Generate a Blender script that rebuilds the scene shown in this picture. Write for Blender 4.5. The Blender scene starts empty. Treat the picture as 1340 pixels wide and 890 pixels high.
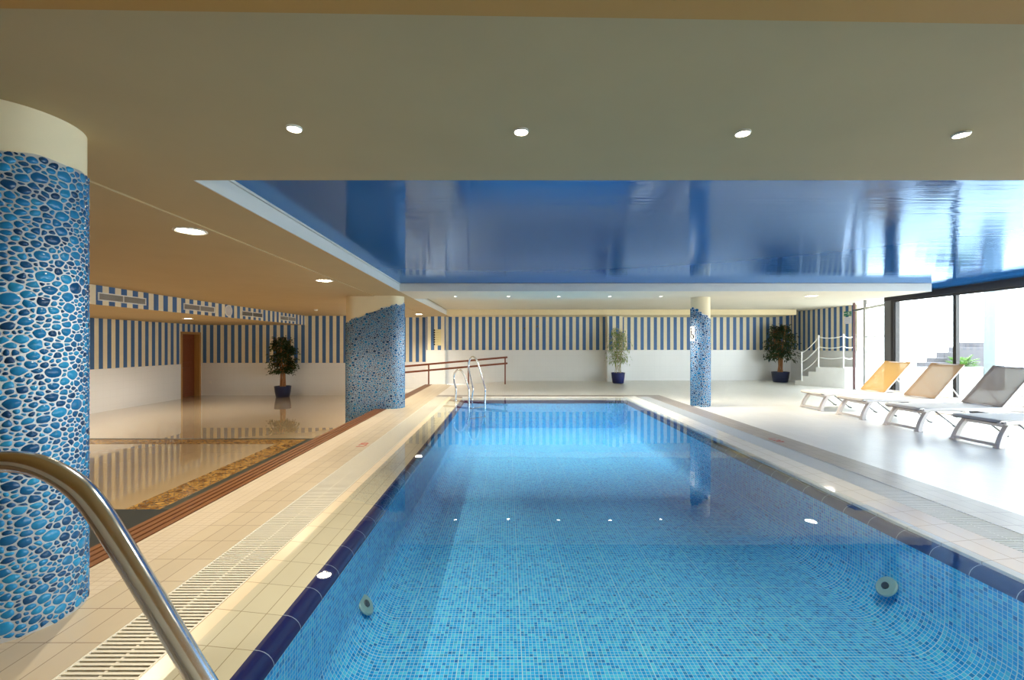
import bpy, bmesh, math, random
from mathutils import Vector, Matrix
random.seed(7)
PI = math.pi
K = 574.0            # focal length in pixels of the 1340 px frame
CX, CY, H = 663.0, 451.0, 1.31
scene = bpy.context.scene
COL = scene.collection

# ------------------------------------------------------------------ helpers
def link(o, parent=None):
    COL.objects.link(o)
    if parent: o.parent = parent
    return o
def tag(o, label=None, cat=None, group=None, kind=None):
    if label: o['label'] = label
    if cat: o['category'] = cat
    if group: o['group'] = group
    if kind: o['kind'] = kind
    return o
def empty(name, loc, label, cat, group=None, rz=0):
    o = bpy.data.objects.new(name, None); o.empty_display_size = .1
    o.location = loc; o.rotation_euler = (0, 0, rz)
    link(o); return tag(o, label, cat, group)
def obj(name, bm, mats, parent=None, smooth=False, loc=None, recalc=True):
    if recalc: bmesh.ops.recalc_face_normals(bm, faces=bm.faces[:])
    me = bpy.data.meshes.new(name); bm.to_mesh(me); bm.free()
    if not isinstance(mats, (list, tuple)): mats = [mats]
    for m in mats: me.materials.append(m)
    if smooth:
        for p in me.polygons: p.use_smooth = True
        if smooth != 'all':
            me.set_sharp_from_angle(angle=math.radians(40))
    o = bpy.data.objects.new(name, me)
    if loc: o.location = loc
    return link(o, parent)
def struct(name, bm, mats, parent=None, smooth=False):
    o = obj(name, bm, mats, parent, smooth)
    o['kind'] = 'structure'
    return o
def NB(): return bmesh.new()
def face(bm, pts, mat=0):
    f = bm.faces.new([bm.verts.new(p) for p in pts]); f.material_index = mat; return f
def hexa(bm, b, t, mat=0):
    v = [bm.verts.new(p) for p in b] + [bm.verts.new(p) for p in t]
    n = len(b)
    fs = [bm.faces.new(v[:n][::-1]), bm.faces.new(v[n:])]
    for i in range(n):
        j = (i+1) % n
        fs.append(bm.faces.new([v[i], v[j], v[n+j], v[n+i]]))
    for f in fs: f.material_index = mat
    return fs
def box(bm, x0, x1, y0, y1, z0, z1, mat=0):
    return hexa(bm, [(x0,y0,z0),(x1,y0,z0),(x1,y1,z0),(x0,y1,z0)], [(x0,y0,z1),(x1,y0,z1),(x1,y1,z1),(x0,y1,z1)], mat)
def rbox(bm, x0, x1, y0, y1, z0, z1, r=.01, seg=2, mat=0):
    b2 = NB(); box(b2, x0, x1, y0, y1, z0, z1, mat)
    bmesh.ops.bevel(b2, geom=b2.edges[:], offset=r, segments=seg, profile=.5, affect='EDGES')
    merge(bm, b2)
def merge(bm, b2, M=None):
    if M is not None: bmesh.ops.transform(b2, matrix=M, verts=b2.verts[:])
    me = bpy.data.meshes.new('tmp'); b2.to_mesh(me); b2.free()
    bm.from_mesh(me); bpy.data.meshes.remove(me)
def prism(bm, poly, z0, z1, mat=0):
    return hexa(bm, [(x,y,z0) for x,y in poly], [(x,y,z1) for x,y in poly], mat)
def catmull(pts, n=6):
    P = [Vector(p) for p in pts]; out = []
    for i in range(len(P)-1):
        p0 = P[i-1] if i else P[0]*2-P[1]
        p1, p2 = P[i], P[i+1]
        p3 = P[i+2] if i+2 < len(P) else P[-1]*2-P[-2]
        for k in range(n):
            t = k/n
            out.append(.5*((2*p1)+(p2-p0)*t+(2*p0-5*p1+4*p2-p3)*t*t+(3*p1-p0-3*p2+p3)*t*t*t))
    out.append(P[-1]); return out
def tube(bm, pts, r, n=10, mat=0, sx=1, sy=1):
    P = [Vector(p) for p in pts]; rings = []
    T0 = (P[1]-P[0]).normalized()
    up = Vector((0,0,1)) if abs(T0.z) < .9 else Vector((0,1,0))
    side = T0.cross(up).normalized()
    for i, p in enumerate(P):
        a = P[max(i-1,0)]; b = P[min(i+1,len(P)-1)]
        T = (b-a).normalized()
        side = (side - T*side.dot(T)).normalized()
        nn = side.cross(T)
        rr = r[i] if isinstance(r, (list, tuple)) else r
        rings.append([bm.verts.new(p + side*math.cos(2*PI*k/n)*rr*sx + nn*math.sin(2*PI*k/n)*rr*sy) for k in range(n)])
    for i in range(len(rings)-1):
        for k in range(n):
            f = bm.faces.new([rings[i][k], rings[i][(k+1)%n], rings[i+1][(k+1)%n], rings[i+1][k]]); f.material_index = mat
    bm.faces.new(rings[0][::-1]).material_index = mat; bm.faces.new(rings[-1]).material_index = mat
def lathe(bm, prof, n=32, c=(0,0,0), mat=0):
    rings = []
    for r, z in prof:
        if r < 1e-5: rings.append([bm.verts.new((c[0], c[1], c[2]+z))])
        else: rings.append([bm.verts.new((c[0]+r*math.cos(2*PI*k/n), c[1]+r*math.sin(2*PI*k/n), c[2]+z)) for k in range(n)])
    for a, b in zip(rings, rings[1:]):
        for k in range(n):
            j = (k+1) % n
            if len(a) == 1 and len(b) == 1: continue
            if len(a) == 1: f = bm.faces.new([a[0], b[k], b[j]])
            elif len(b) == 1: f = bm.faces.new([a[k], a[j], b[0]])
            else: f = bm.faces.new([a[k], a[j], b[j], b[k]])
            f.material_index = mat
def uvlayer(bm): return bm.loops.layers.uv.verify()

# ------------------------------------------------------------------ node helpers
class NT:
    def __init__(s, name):
        s.m = bpy.data.materials.new(name); s.m.use_nodes = True
        s.t = s.m.node_tree; s.t.nodes.clear()
        s.out = s.t.nodes.new('ShaderNodeOutputMaterial')
    def n(s, typ, **kw):
        nd = s.t.nodes.new(typ)
        for k, v in kw.items(): setattr(nd, k, v)
        return nd
    def put(s, sock, v):
        if hasattr(v, 'is_output'): s.t.links.new(v, sock)
        elif v is not None:
            if sock.type == 'RGBA' and len(v) == 3: v = (*v, 1)
            sock.default_value = v
    def math(s, op, a, b=None, c=None, clamp=False):
        nd = s.n('ShaderNodeMath', operation=op, use_clamp=clamp)
        for i, v in enumerate((a, b, c)):
            if v is not None: s.put(nd.inputs[i], v)
        return nd.outputs[0]
    def mix(s, f, a, b):
        nd = s.n('ShaderNodeMix', data_type='RGBA')
        s.put(nd.inputs[0], f); s.put(nd.inputs[6], a); s.put(nd.inputs[7], b)
        return nd.outputs[2]
    def pos(s):
        g = s.n('ShaderNodeNewGeometry'); x = s.n('ShaderNodeSeparateXYZ')
        s.t.links.new(g.outputs['Position'], x.inputs[0]); return x.outputs
    def posv(s): return s.n('ShaderNodeNewGeometry').outputs['Position']
    def uv(s):
        g = s.n('ShaderNodeUVMap'); x = s.n('ShaderNodeSeparateXYZ')
        s.t.links.new(g.outputs[0], x.inputs[0]); return x.outputs
    def comb(s, x, y, z=0.0):
        nd = s.n('ShaderNodeCombineXYZ')
        for i, v in enumerate((x, y, z)): s.put(nd.inputs[i], v)
        return nd.outputs[0]
    def noise(s, vec, scale, detail=3, rough=.5):
        nd = s.n('ShaderNodeTexNoise'); s.put(nd.inputs['Vector'], vec)
        nd.inputs['Scale'].default_value = scale; nd.inputs['Detail'].default_value = detail; nd.inputs['Roughness'].default_value = rough
        return nd.outputs[0]
    def vor(s, vec, scale, feature='F1', rnd=1.0):
        nd = s.n('ShaderNodeTexVoronoi', voronoi_dimensions='2D', feature=feature)
        s.put(nd.inputs['Vector'], vec); nd.inputs['Scale'].default_value = scale; nd.inputs['Randomness'].default_value = rnd
        return nd.outputs
    def white(s, vec):
        nd = s.n('ShaderNodeTexWhiteNoise', noise_dimensions='3D'); s.put(nd.inputs['Vector'], vec)
        return nd.outputs['Value']
    def ramp(s, f, stops, interp='LINEAR'):
        nd = s.n('ShaderNodeValToRGB'); cr = nd.color_ramp; cr.interpolation = interp
        while len(cr.elements) < len(stops): cr.elements.new(.5)
        for e, (p, c) in zip(cr.elements, stops): e.position = p; e.color = (*c, 1)
        s.put(nd.inputs[0], f); return nd.outputs[0]
    def line(s, c, period, width, off=0.0):          # 1 on the joint lines of a grid
        f = s.math('FRACT', s.math('DIVIDE', s.math('SUBTRACT', c, off), period))
        d = s.math('MULTIPLY', s.math('MINIMUM', f, s.math('SUBTRACT', 1.0, f)), period)
        return s.math('LESS_THAN', d, width/2)
    def bump(s, h, strength=.2, dist=.01):
        nd = s.n('ShaderNodeBump'); nd.inputs['Strength'].default_value = strength; nd.inputs['Distance'].default_value = dist
        s.put(nd.inputs['Height'], h); return nd.outputs[0]
    def bsdf(s, color, rough=.5, metal=0.0, normal=None, spec=None, **kw):
        b = s.n('ShaderNodeBsdfPrincipled')
        s.put(b.inputs['Base Color'], color); s.put(b.inputs['Roughness'], rough); s.put(b.inputs['Metallic'], metal)
        if normal is not None: s.put(b.inputs['Normal'], normal)
        if spec is not None: s.put(b.inputs['Specular IOR Level'], spec)
        for k, v in kw.items(): s.put(b.inputs[k.replace('_', ' ')], v)
        s.t.links.new(b.outputs[0], s.out.inputs[0]); return b
def plain(name, col, rough=.5, metal=0.0, var=.06, scale=6, spec=None, **kw):
    t = NT(name)
    n = t.noise(t.posv(), scale)
    c2 = tuple(min(1, x*(1+var)) for x in col); c1 = tuple(x*(1-var) for x in col)
    t.bsdf(t.mix(n, c1, c2), rough, metal, spec=spec, **kw); return t.m
def emit(name, col, s):
    t = NT(name); e = t.n('ShaderNodeEmission'); e.inputs[0].default_value = (*col, 1); e.inputs[1].default_value = s
    t.t.links.new(e.outputs[0], t.out.inputs[0]); return t.m

# ------------------------------------------------------------------ materials
CREAM = (.86, .76, .52); SBLUE = (.055, .15, .36)
def stripes(name, axis, off, period=.2418):
    t = NT(name); p = t.pos()
    f = t.math('FRACT', t.math('DIVIDE', t.math('SUBTRACT', p[axis], off), period))
    blue = t.math('LESS_THAN', f, .50)
    n = t.noise(t.posv(), 9, 4)
    cre = t.mix(n, (.80,.72,.52), (.87,.80,.62))
    t.bsdf(t.mix(blue, cre, SBLUE), .55); return t.m
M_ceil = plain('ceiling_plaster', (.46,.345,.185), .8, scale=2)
M_ceil_far = plain('far_ceiling_plaster', (.66,.60,.48), .8, scale=2)  # lighter copy of the ceiling plaster, window brightness put into its colour
M_beam = plain('orange_beam_paint', (.46,.24,.06), .7, scale=2)
M_white = plain('white_paint', (.70,.70,.67), .5, scale=3)
M_cornice = plain('cream_plaster', (.82,.68,.42), .7, scale=4)
M_column_paint = plain('column_plaster', (.83,.72,.50), .7, scale=3)
def wainscot():
    t = NT('white_wall_tile'); p = t.pos()
    l = t.math('MAXIMUM', t.line(p[2], .20, .004, .115), t.math('MAXIMUM', t.line(p[0], .20, .003), t.line(p[1], .20, .003)))
    n = t.noise(t.posv(), 1.3, 2)
    t.bsdf(t.mix(t.math('MULTIPLY', l, .35), t.mix(n, (.78,.80,.82), (.86,.87,.88)), (.6,.62,.64)), .22); return t.m
M_wain = wainscot()
def deck(name, colA, colB, joint, wx, wy, rough, offx=0.0, offy=1.927, jw=.005, spec=None, fine=None):
    t = NT(name); p = t.pos()
    l = t.math('MAXIMUM', t.line(p[0], wx, jw, offx), t.line(p[1], wy, jw, offy))
    ix = t.math('FLOOR', t.math('DIVIDE', t.math('SUBTRACT', p[0], offx), wx)); iy = t.math('FLOOR', t.math('DIVIDE', t.math('SUBTRACT', p[1], offy), wy))
    r = t.white(t.comb(ix, iy, 0.0))
    n = t.noise(t.posv(), 14, 3)
    c = t.mix(t.math('ADD', t.math('MULTIPLY', r, .6), t.math('MULTIPLY', n, .4)), colA, colB)
    if fine:                                        # raised dimples on the slip-resistant tiles
        fx, fy, col, w = fine
        g = t.math('MAXIMUM', t.line(p[0], fx, w, offx), t.line(p[1], fy, w, offy))
        c = t.mix(t.math('MULTIPLY', g, .55), c, col)
        h = t.math('SUBTRACT', 1.0, t.math('MAXIMUM', g, l))
    else: h = t.math('SUBTRACT', 1.0, l)
    t.bsdf(t.mix(l, c, joint), rough, normal=t.bump(h, .25, .003), spec=spec); return t.m
M_tile = deck('beige_deck_tile', (.48,.415,.305), (.55,.48,.355), (.24,.18,.12), .1237, .25, .30, -1.7787)
M_tile_fine = deck('ribbed_deck_tile', (.52,.455,.35), (.58,.51,.40), (.36,.30,.22), .125, .25, .38, -2.15, jw=.004, fine=(.0625, .0417, (.42,.33,.22), .006))
M_tile_grey = deck('grey_deck_tile', (.27,.245,.24), (.33,.30,.29), (.12,.10,.10), .126, .25, .32, 3.571)
M_tile_pale = deck('pale_ribbed_deck_tile', (.74,.74,.72), (.80,.80,.78), (.60,.60,.58), .125, .25, .28, 3.95, jw=.004, fine=(.0625, .0417, (.60,.60,.58), .006))
M_coping = deck('coping_tile', (.68,.58,.42), (.74,.64,.46), (.36,.27,.15), .125, .25, .30, -1.442, jw=.004)
M_coping_pale = deck('pale_coping_tile', (.80,.81,.80), (.84,.84,.83), (.50,.46,.40), .125, .25, .05, 3.212, jw=.004, spec=.8)
def bullnose():
    t = NT('dark_blue_edge_tile'); p = t.pos()
    l = t.line(p[1], .25, .004, 1.927)
    t.bsdf(t.mix(l, (.012,.018,.11), (.35,.38,.5)), .12); return t.m
M_bull = bullnose()
def mosaic():
    t = NT('pool_glass_mosaic'); u = t.uv(); s = .0252
    ix = t.math('FLOOR', t.math('DIVIDE', u[0], s)); iy = t.math('FLOOR', t.math('DIVIDE', u[1], s))
    r = t.white(t.comb(ix, iy, 1.0))
    c = t.ramp(r, [(0,(.008,.22,.62)), (.12,(.015,.33,.78)), (.6,(.03,.44,.88)), (.93,(.08,.58,.88)), (1,(.008,.17,.52))])
    sh = t.math('MAXIMUM', t.line(u[0], s*16, .006), t.line(u[1], s*16, .006))
    l = t.math('MAXIMUM', t.line(u[0], s, .0032), t.line(u[1], s, .0032))
    g = t.math('MAXIMUM', l, sh)
    t.bsdf(t.mix(g, c, (.42,.72,.88)), .25); return t.m
M_mosaic = mosaic()
def pebble(name, cols, grout, sc=1.0, rough=.13):
    t = NT(name); u = t.uv()
    v = t.comb(u[0], t.math('MULTIPLY', u[1], 1.22))
    nz = t.n('ShaderNodeTexNoise'); nz.noise_dimensions = '2D'; t.put(nz.inputs['Vector'], v); nz.inputs['Scale'].default_value = 7*sc
    dn = t.n('ShaderNodeVectorMath', operation='MULTIPLY_ADD'); t.put(dn.inputs[0], nz.outputs['Color'])
    dn.inputs[1].default_value = (.03/sc,)*3; t.put(dn.inputs[2], v)
    v = dn.outputs[0]
    big = t.vor(v, 12.5*sc, rnd=.85); e1 = t.vor(v, 36*sc, 'DISTANCE_TO_EDGE', .95); s1 = t.vor(v, 36*sc, rnd=.95)
    sep = t.n('ShaderNodeSeparateColor'); t.put(sep.inputs[0], big['Color'])
    isb = t.math('GREATER_THAN', sep.outputs[0], .62)
    core = t.math('MULTIPLY', isb, t.math('MULTIPLY', t.math('SUBTRACT', .34, big['Distance']), 9.0, clamp=True), clamp=True)
    ring = t.math('MULTIPLY', isb, t.math('LESS_THAN', big['Distance'], .40))
    sm = t.math('MULTIPLY', t.math('MULTIPLY', t.math('SUBTRACT', e1['Distance'], .075), 14.0, clamp=True), t.math('SUBTRACT', 1.0, ring))
    h = t.math('MAXIMUM', core, sm, clamp=True)
    sep2 = t.n('ShaderNodeSeparateColor'); t.put(sep2.inputs[0], s1['Color'])
    rb = t.math('ADD', t.math('MULTIPLY', sep2.outputs[1], t.math('SUBTRACT', 1.0, ring)), t.math('MULTIPLY', sep.outputs[1], ring))
    c = t.ramp(rb, cols)
    m = t.math('GREATER_THAN', h, .25)
    t.bsdf(t.mix(m, grout, c), t.math('SUBTRACT', .7, t.math('MULTIPLY', m, .7-rough)), normal=t.bump(h, .55, .006)); return t.m
M_gold = pebble('gold_pebble_border', [(0,(.16,.06,.015)), (.4,(.42,.22,.05)), (1,(.62,.38,.11))], (.07,.045,.02), .62, .10)
def grating(name, col):
    t = NT(name); n = t.noise(t.posv(), 30, 2)
    t.bsdf(t.mix(n, tuple(x*.9 for x in col), col), .35); return t.m
M_grate = grating('grate_plastic', (.72,.70,.60))
M_grate_backlit = grating('backlit_grate_plastic', (.56,.61,.66))  # same grate, greyed to put the backlighting into its colour
M_dark = plain('dark_void', (.03,.028,.025), .9)
M_channel = plain('gutter_channel', (.22,.20,.16), .6)
def wood(name, a, b, sc=(2, 22, 22), rough=.4):
    t = NT(name); p = t.pos()
    v = t.comb(t.math('MULTIPLY', p[0], sc[0]), t.math('MULTIPLY', p[1], sc[1]), t.math('MULTIPLY', p[2], sc[2]))
    t.bsdf(t.mix(t.noise(v, 2.2, 5), a, b), rough); return t.m
M_slat = wood('slat_wood', (.12,.045,.015), (.23,.095,.032), (22, 1.2, 22))
M_door = wood('door_wood', (.16,.04,.015), (.26,.075,.03), (20, 20, 1.5), .3)
M_frame = wood('door_frame_wood', (.40,.20,.06), (.52,.28,.09), (20, 20, 1.5), .35)
M_rail = wood('rail_wood', (.17,.045,.022), (.27,.08,.035), (2, 20, 20), .35)
def marble():
    t = NT('polished_beige_marble'); p = t.pos()
    l = t.math('MAXIMUM', t.line(p[0], .6, .003, -3.9), t.line(p[1], .6, .003, 4.68))
    n = t.noise(t.posv(), 1.1, 6, .6)
    t.bsdf(t.mix(t.math('MULTIPLY', l, .4), t.mix(n, (.50,.38,.23), (.60,.49,.33)), (.3,.2,.1)), .03, spec=1.0, normal=t.bump(t.noise(t.posv(), 1.6, 1), .012, .02), Coat_Weight=.6, Coat_Roughness=.02, Coat_IOR=1.7); return t.m
M_marble = marble()
M_slate = plain('dark_slate_strip', (.045,.055,.05), .35)
def rubber():
    t = NT('ribbed_rubber'); p = t.pos()
    f = t.math('FRACT', t.math('DIVIDE', p[0], .022))
    l = t.math('LESS_THAN', f, .42)
    t.bsdf(t.mix(l, (.012,.016,.018), (.05,.065,.07)), .6, normal=t.bump(l, .5, .004)); return t.m
M_rubber = rubber()
def steel(name, col=(.74,.78,.84), rough=.15):
    t = NT(name); n = t.noise(t.posv(), 60, 2)
    t.bsdf(col, t.math('ADD', rough-.03, t.math('MULTIPLY', n, .06)), 1.0); return t.m
M_steel = steel('polished_steel')
M_alu = plain('dark_frame_metal', (.045,.04,.04), .4, 0.3)
M_alu_grey = plain('grey_frame_metal', (.16,.16,.155), .4, 0.3)
M_lframe = plain('lounger_frame', (.86,.80,.77), .35, var=.03)
def sling(name, col):
    t = NT(name); p = t.pos()
    w = t.math('MULTIPLY', t.line(p[1], .006, .0022), .3)
    c = t.mix(w, col, tuple(x*.6 for x in col))
    d = t.n('ShaderNodeBsdfDiffuse'); t.put(d.inputs[0], c)
    tr = t.n('ShaderNodeBsdfTranslucent'); t.put(tr.inputs[0], c)
    tp = t.n('ShaderNodeBsdfTransparent')
    m1 = t.n('ShaderNodeMixShader'); m1.inputs[0].default_value = .20
    t.t.links.new(d.outputs[0], m1.inputs[1]); t.t.links.new(tr.outputs[0], m1.inputs[2])
    m2 = t.n('ShaderNodeMixShader'); m2.inputs[0].default_value = .05
    t.t.links.new(m1.outputs[0], m2.inputs[1]); t.t.links.new(tp.outputs[0], m2.inputs[2])
    t.t.links.new(m2.outputs[0], t.out.inputs[0]); return t.m
M_slingA = sling('lamplit_tone_sling', (.62,.38,.14)); M_slingB = sling('halflit_tone_sling', (.46,.30,.17)); M_slingC = sling('shaded_tone_sling', (.28,.22,.185))  # same fabric; warm lamp light and shade put into the three colours
M_seat = plain('seat_sling', (.70,.66,.60), .7, var=.04)
M_dark_sling = plain('sling_hem', (.30,.25,.22), .8)
def leafmat(name, a, b):
    t = NT(name); n = t.noise(t.posv(), 12, 2)
    c = t.mix(n, a, b)
    d = t.n('ShaderNodeBsdfPrincipled'); t.put(d.inputs['Base Color'], c); d.inputs['Roughness'].default_value = .4
    tr = t.n('ShaderNodeBsdfTranslucent'); t.put(tr.inputs[0], c)
    m = t.n('ShaderNodeMixShader'); m.inputs[0].default_value = .25
    t.t.links.new(d.outputs[0], m.inputs[1]); t.t.links.new(tr.outputs[0], m.inputs[2])
    t.t.links.new(m.outputs[0], t.out.inputs[0]); return t.m
M_leaf_dark = leafmat('dark_leaf', (.012,.035,.012), (.03,.075,.02))
M_leaf_light = leafmat('light_leaf', (.13,.23,.03), (.29,.39,.08))
M_leaf_fern = leafmat('fern_leaf', (.10,.24,.035), (.20,.36,.08))
M_bark = plain('bark', (.30,.13,.045), .7, var=.3, scale=25)
M_cane = plain('cane', (.42,.36,.20), .6, var=.2, scale=20)
M_soil = plain('soil', (.05,.03,.02), .9, var=.4, scale=40)
M_pot = plain('blue_glaze', (.012,.02,.13), .14, var=.1)
M_potd = plain('dark_blue_glaze', (.010,.016,.06), .3, var=.1)
M_stone = plain('grey_stone', (.085,.08,.092), .8, var=.25, scale=12)
M_patio = plain('pale_concrete', (.72,.73,.70), .7, scale=2)
M_outwall = plain('outside_render', (.74,.76,.72), .7, scale=2)
M_vent = plain('grey_vent_metal', (.40,.39,.36), .5, 0.2)
M_plastic = plain('white_plastic', (.80,.80,.78), .35)
M_black = plain('black_paint', (.012,.012,.014), .5)
M_red = plain('red_paint', (.48,.05,.035), .5)
M_green = plain('sign_green', (.012,.20,.10), .4)
M_paper = plain('notice_paper', (.72,.72,.80), .6)
M_yellowboard = plain('board_cream', (.80,.72,.40), .5)
M_disc = emit('lamp_glow', (1,.86,.62), 30)
M_disc_far = emit('far_lamp_glow', (1,.90,.74), 22)
def glass():
    t = NT('window_glass'); tp = t.n('ShaderNodeBsdfTransparent'); tp.inputs[0].default_value = (.97,.985,.98,1)
    gl = t.n('ShaderNodeBsdfGlossy'); gl.inputs['Roughness'].default_value = .01
    lw = t.n('ShaderNodeLayerWeight')
    f = t.math('MULTIPLY_ADD', t.math('POWER', lw.outputs['Facing'], 5.0), .90, .025)
    m = t.n('ShaderNodeMixShader'); t.put(m.inputs[0], f); t.t.links.new(tp.outputs[0], m.inputs[1]); t.t.links.new(gl.outputs[0], m.inputs[2])
    t.t.links.new(m.outputs[0], t.out.inputs[0]); return t.m
M_glass = glass()
def water():
    t = NT('pool_water')
    p = t.pos()
    v = t.comb(p[0], t.math('MULTIPLY', p[1], .8), 0.0)
    h = t.math('ADD', t.noise(v, 2.2, 2), t.math('MULTIPLY', t.noise(v, 9, 2), .10))
    nrm = t.bump(h, .05, .02)
    tp = t.n('ShaderNodeBsdfTransparent'); tp.inputs[0].default_value = (.91,.968,1,1)
    gl = t.n('ShaderNodeBsdfGlossy'); gl.inputs['Roughness'].default_value = .012; t.put(gl.inputs['Normal'], nrm)
    fr = t.n('ShaderNodeFresnel'); fr.inputs[0].default_value = 1.33
    m = t.n('ShaderNodeMixShader'); t.t.links.new(fr.outputs[0], m.inputs[0]); t.t.links.new(tp.outputs[0], m.inputs[1]); t.t.links.new(gl.outputs[0], m.inputs[2])
    t.t.links.new(m.outputs[0], t.out.inputs[0]); return t.m
M_water = water()
def stretch():
    t = NT('blue_stretch_film'); p = t.pos()
    v = t.comb(t.math('MULTIPLY', p[0], .03), t.math('MULTIPLY', p[1], 9.0), 0.0)
    h = t.math('ADD', t.noise(v, 3.0, 3), t.math('MULTIPLY', t.noise(t.posv(), .7, 1), .3))
    nrm = t.bump(h, .32, .006)
    d = t.n('ShaderNodeBsdfDiffuse'); d.inputs[0].default_value = (.016,.12,.36,1)
    gl = t.n('ShaderNodeBsdfGlossy'); gl.inputs[0].default_value = (.52,.70,.97,1); gl.inputs['Roughness'].default_value = .03; t.put(gl.inputs['Normal'], nrm)
    fr = t.n('ShaderNodeFresnel'); fr.inputs[0].default_value = 1.5
    f = t.math('MULTIPLY_ADD', fr.outputs[0], 1.0, .02, clamp=True)
    m = t.n('ShaderNodeMixShader'); t.put(m.inputs[0], f); t.t.links.new(d.outputs[0], m.inputs[1]); t.t.links.new(gl.outputs[0], m.inputs[2])
    t.t.links.new(m.outputs[0], t.out.inputs[0]); return t.m
M_stretch = stretch()

# ------------------------------------------------------------------ dimensions
LZ = -.435                                # level of the lower room beside the pool
XL, XR = -10.5, 10.4
YN = -3.2
def zc(y): return 2.385 - .0105*(min(y, 9.0)-2.0)
PXL, PXR, PY0, PY1, PZ = -1.02, 2.82, .5, 10.56, -.70
def slab(bm, x0, x1, y0, y1, dz=0.0, th=.35, mat=0, split=(9.0,)):
    ys = [y0] + [s for s in split if y0 < s < y1] + [y1]
    for a, b in zip(ys, ys[1:]):
        hexa(bm, [(x0,a,zc(a)+dz),(x1,a,zc(a)+dz),(x1,b,zc(b)+dz),(x0,b,zc(b)+dz)],
                 [(x0,a,2.9),(x1,a,2.9),(x1,b,2.9),(x0,b,2.9)], mat)

# ------------------------------------------------------------------ floors
def floor_piece(name, x0, x1, y0, y1, m, z=0.0, th=.12):
    b = NB(); box(b, x0, x1, y0, y1, z-th, z); return struct(name, b, m)
floor_piece('floor_ribbed_strip', -2.44, -2.15, YN, 14.46, M_tile_fine)
floor_piece('floor_tile_strip', -2.15, -1.78, YN, 14.46, M_tile)
floor_piece('floor_near', -1.78, XR, YN, .30, M_tile)
floor_piece('floor_far', -1.78, 3.95, 11.40, 14.46, M_tile_pale)
floor_piece('floor_far_strip', -1.78, 3.571, 11.02, 11.40, M_tile_grey)
b = NB(); box(b, 0.06, XR, 14.46, 16.2, -.12, 0); struct('floor_far_wall_strip', b, M_tile_pale)
floor_piece('floor_grey_strip', 3.571, 3.95, .30, 11.40, M_tile_grey)
floor_piece('floor_lounge', 3.95, XR, .30, 14.46, M_tile_pale)
# step down to the lower room
b = NB(); box(b, -2.70, -2.685, YN, 14.46, LZ, -.02); struct('trim_1', b, M_tile)
b = NB(); box(b, XL-.3, -2.685, YN, 16.4, LZ-.12, LZ); struct('floor_lower', b, M_marble)
b = NB()
box(b, -9.6, -3.55, 8.06, 8.14, LZ, LZ+.004); box(b, -3.67, -3.55, 4.62, 8.06, LZ, LZ+.004)
struct('trim_2', b, M_slate)
b = NB(); L = uvlayer(b)
for (x0,x1,y0,y1) in ((-9.6,-3.67,7.70,8.06), (-4.04,-3.67,4.62,7.70)):
    for f in box(b, x0, x1, y0, y1, LZ, LZ+.003):
        for l in f.loops: l[L].uv = (l.vert.co.x, l.vert.co.y)
struct('trim_3', b, M_gold)
b = NB(); rbox(b, -6.6, -3.2, 2.7, 4.62, LZ, LZ+.012, .004, 1)
tag(obj('rubber_mat', b, M_rubber), 'dark ribbed rubber mat on the lower floor beside the brown slatted strip', 'mat')
# ramp up from the lower room along the far wall
b = NB()
hexa(b, [(-5.1,14.47,LZ),(0.06,14.47,LZ),(0.06,16.2,LZ),(-5.1,16.2,LZ)], [(-5.1,14.47,LZ+.01),(0.06,14.47,-.005),(0.06,16.2,-.005),(-5.1,16.2,LZ+.01)])
struct('floor_ramp', b, M_tile_pale)

# brown slatted strips
def slat_strip(y0, y1, label):
    t = empty('slatted_strip', (0,y0,0), label, 'floor grating', 'brown slatted strips along the lower floor edge')
    b = NB(); box(b, -2.685, -2.441, 0, y1-y0, -.10, -.028); obj('channel', b, M_dark, t)
    b = NB()
    for k in range(4):
        x0 = -2.683+.0605*k; rbox(b, x0, x0+.0455, 0, y1-y0, -.028, .002, .004, 1)
    obj('slats', b, M_slat, t)
slat_strip(YN, 1.855, 'short brown slatted strip on the camera side of the big blue pebble column')
slat_strip(2.385, 8.93, 'long brown slatted strip between the two blue pebble columns')
slat_strip(9.46, 14.44, 'brown slatted strip behind the wide blue pebble pillar, up to the ramp')

# overflow grates
def grate(name, x0, x1, y0, y1, label, cat='drain', mat=None, lift=0):
    mat = mat or M_grate
    t = empty(name, (x0,y0,lift), label, cat, 'overflow grates along the pool')
    w, ln = x1-x0, y1-y0
    b = NB(); box(b, 0, w, 0, ln, -.13, -.05); obj('gutter', b, M_channel, t)
    b = NB(); y = .006
    while y < ln-.012:
        box(b, .008, w-.008, y, y+.0135, -.020, -.001); y += .0252
    obj('slats', b, mat, t)
    b = NB()
    box(b, 0, .008, 0, ln, -.05, .001); box(b, w-.008, w, 0, ln, -.05, .001)
    box(b, w/2-.006, w/2+.006, 0, ln, -.03, -.004)
    obj('frame', b, mat, t)
grate('overflow_grate', -1.778, -1.444, .30, 11.02, 'cream slatted overflow grate beside the yellow coping tiles')
grate('overflow_grate', 3.212, 3.568, .30, 11.02, 'pale slatted overflow grate on the lounger side of the pool', mat=M_grate_backlit)

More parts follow.
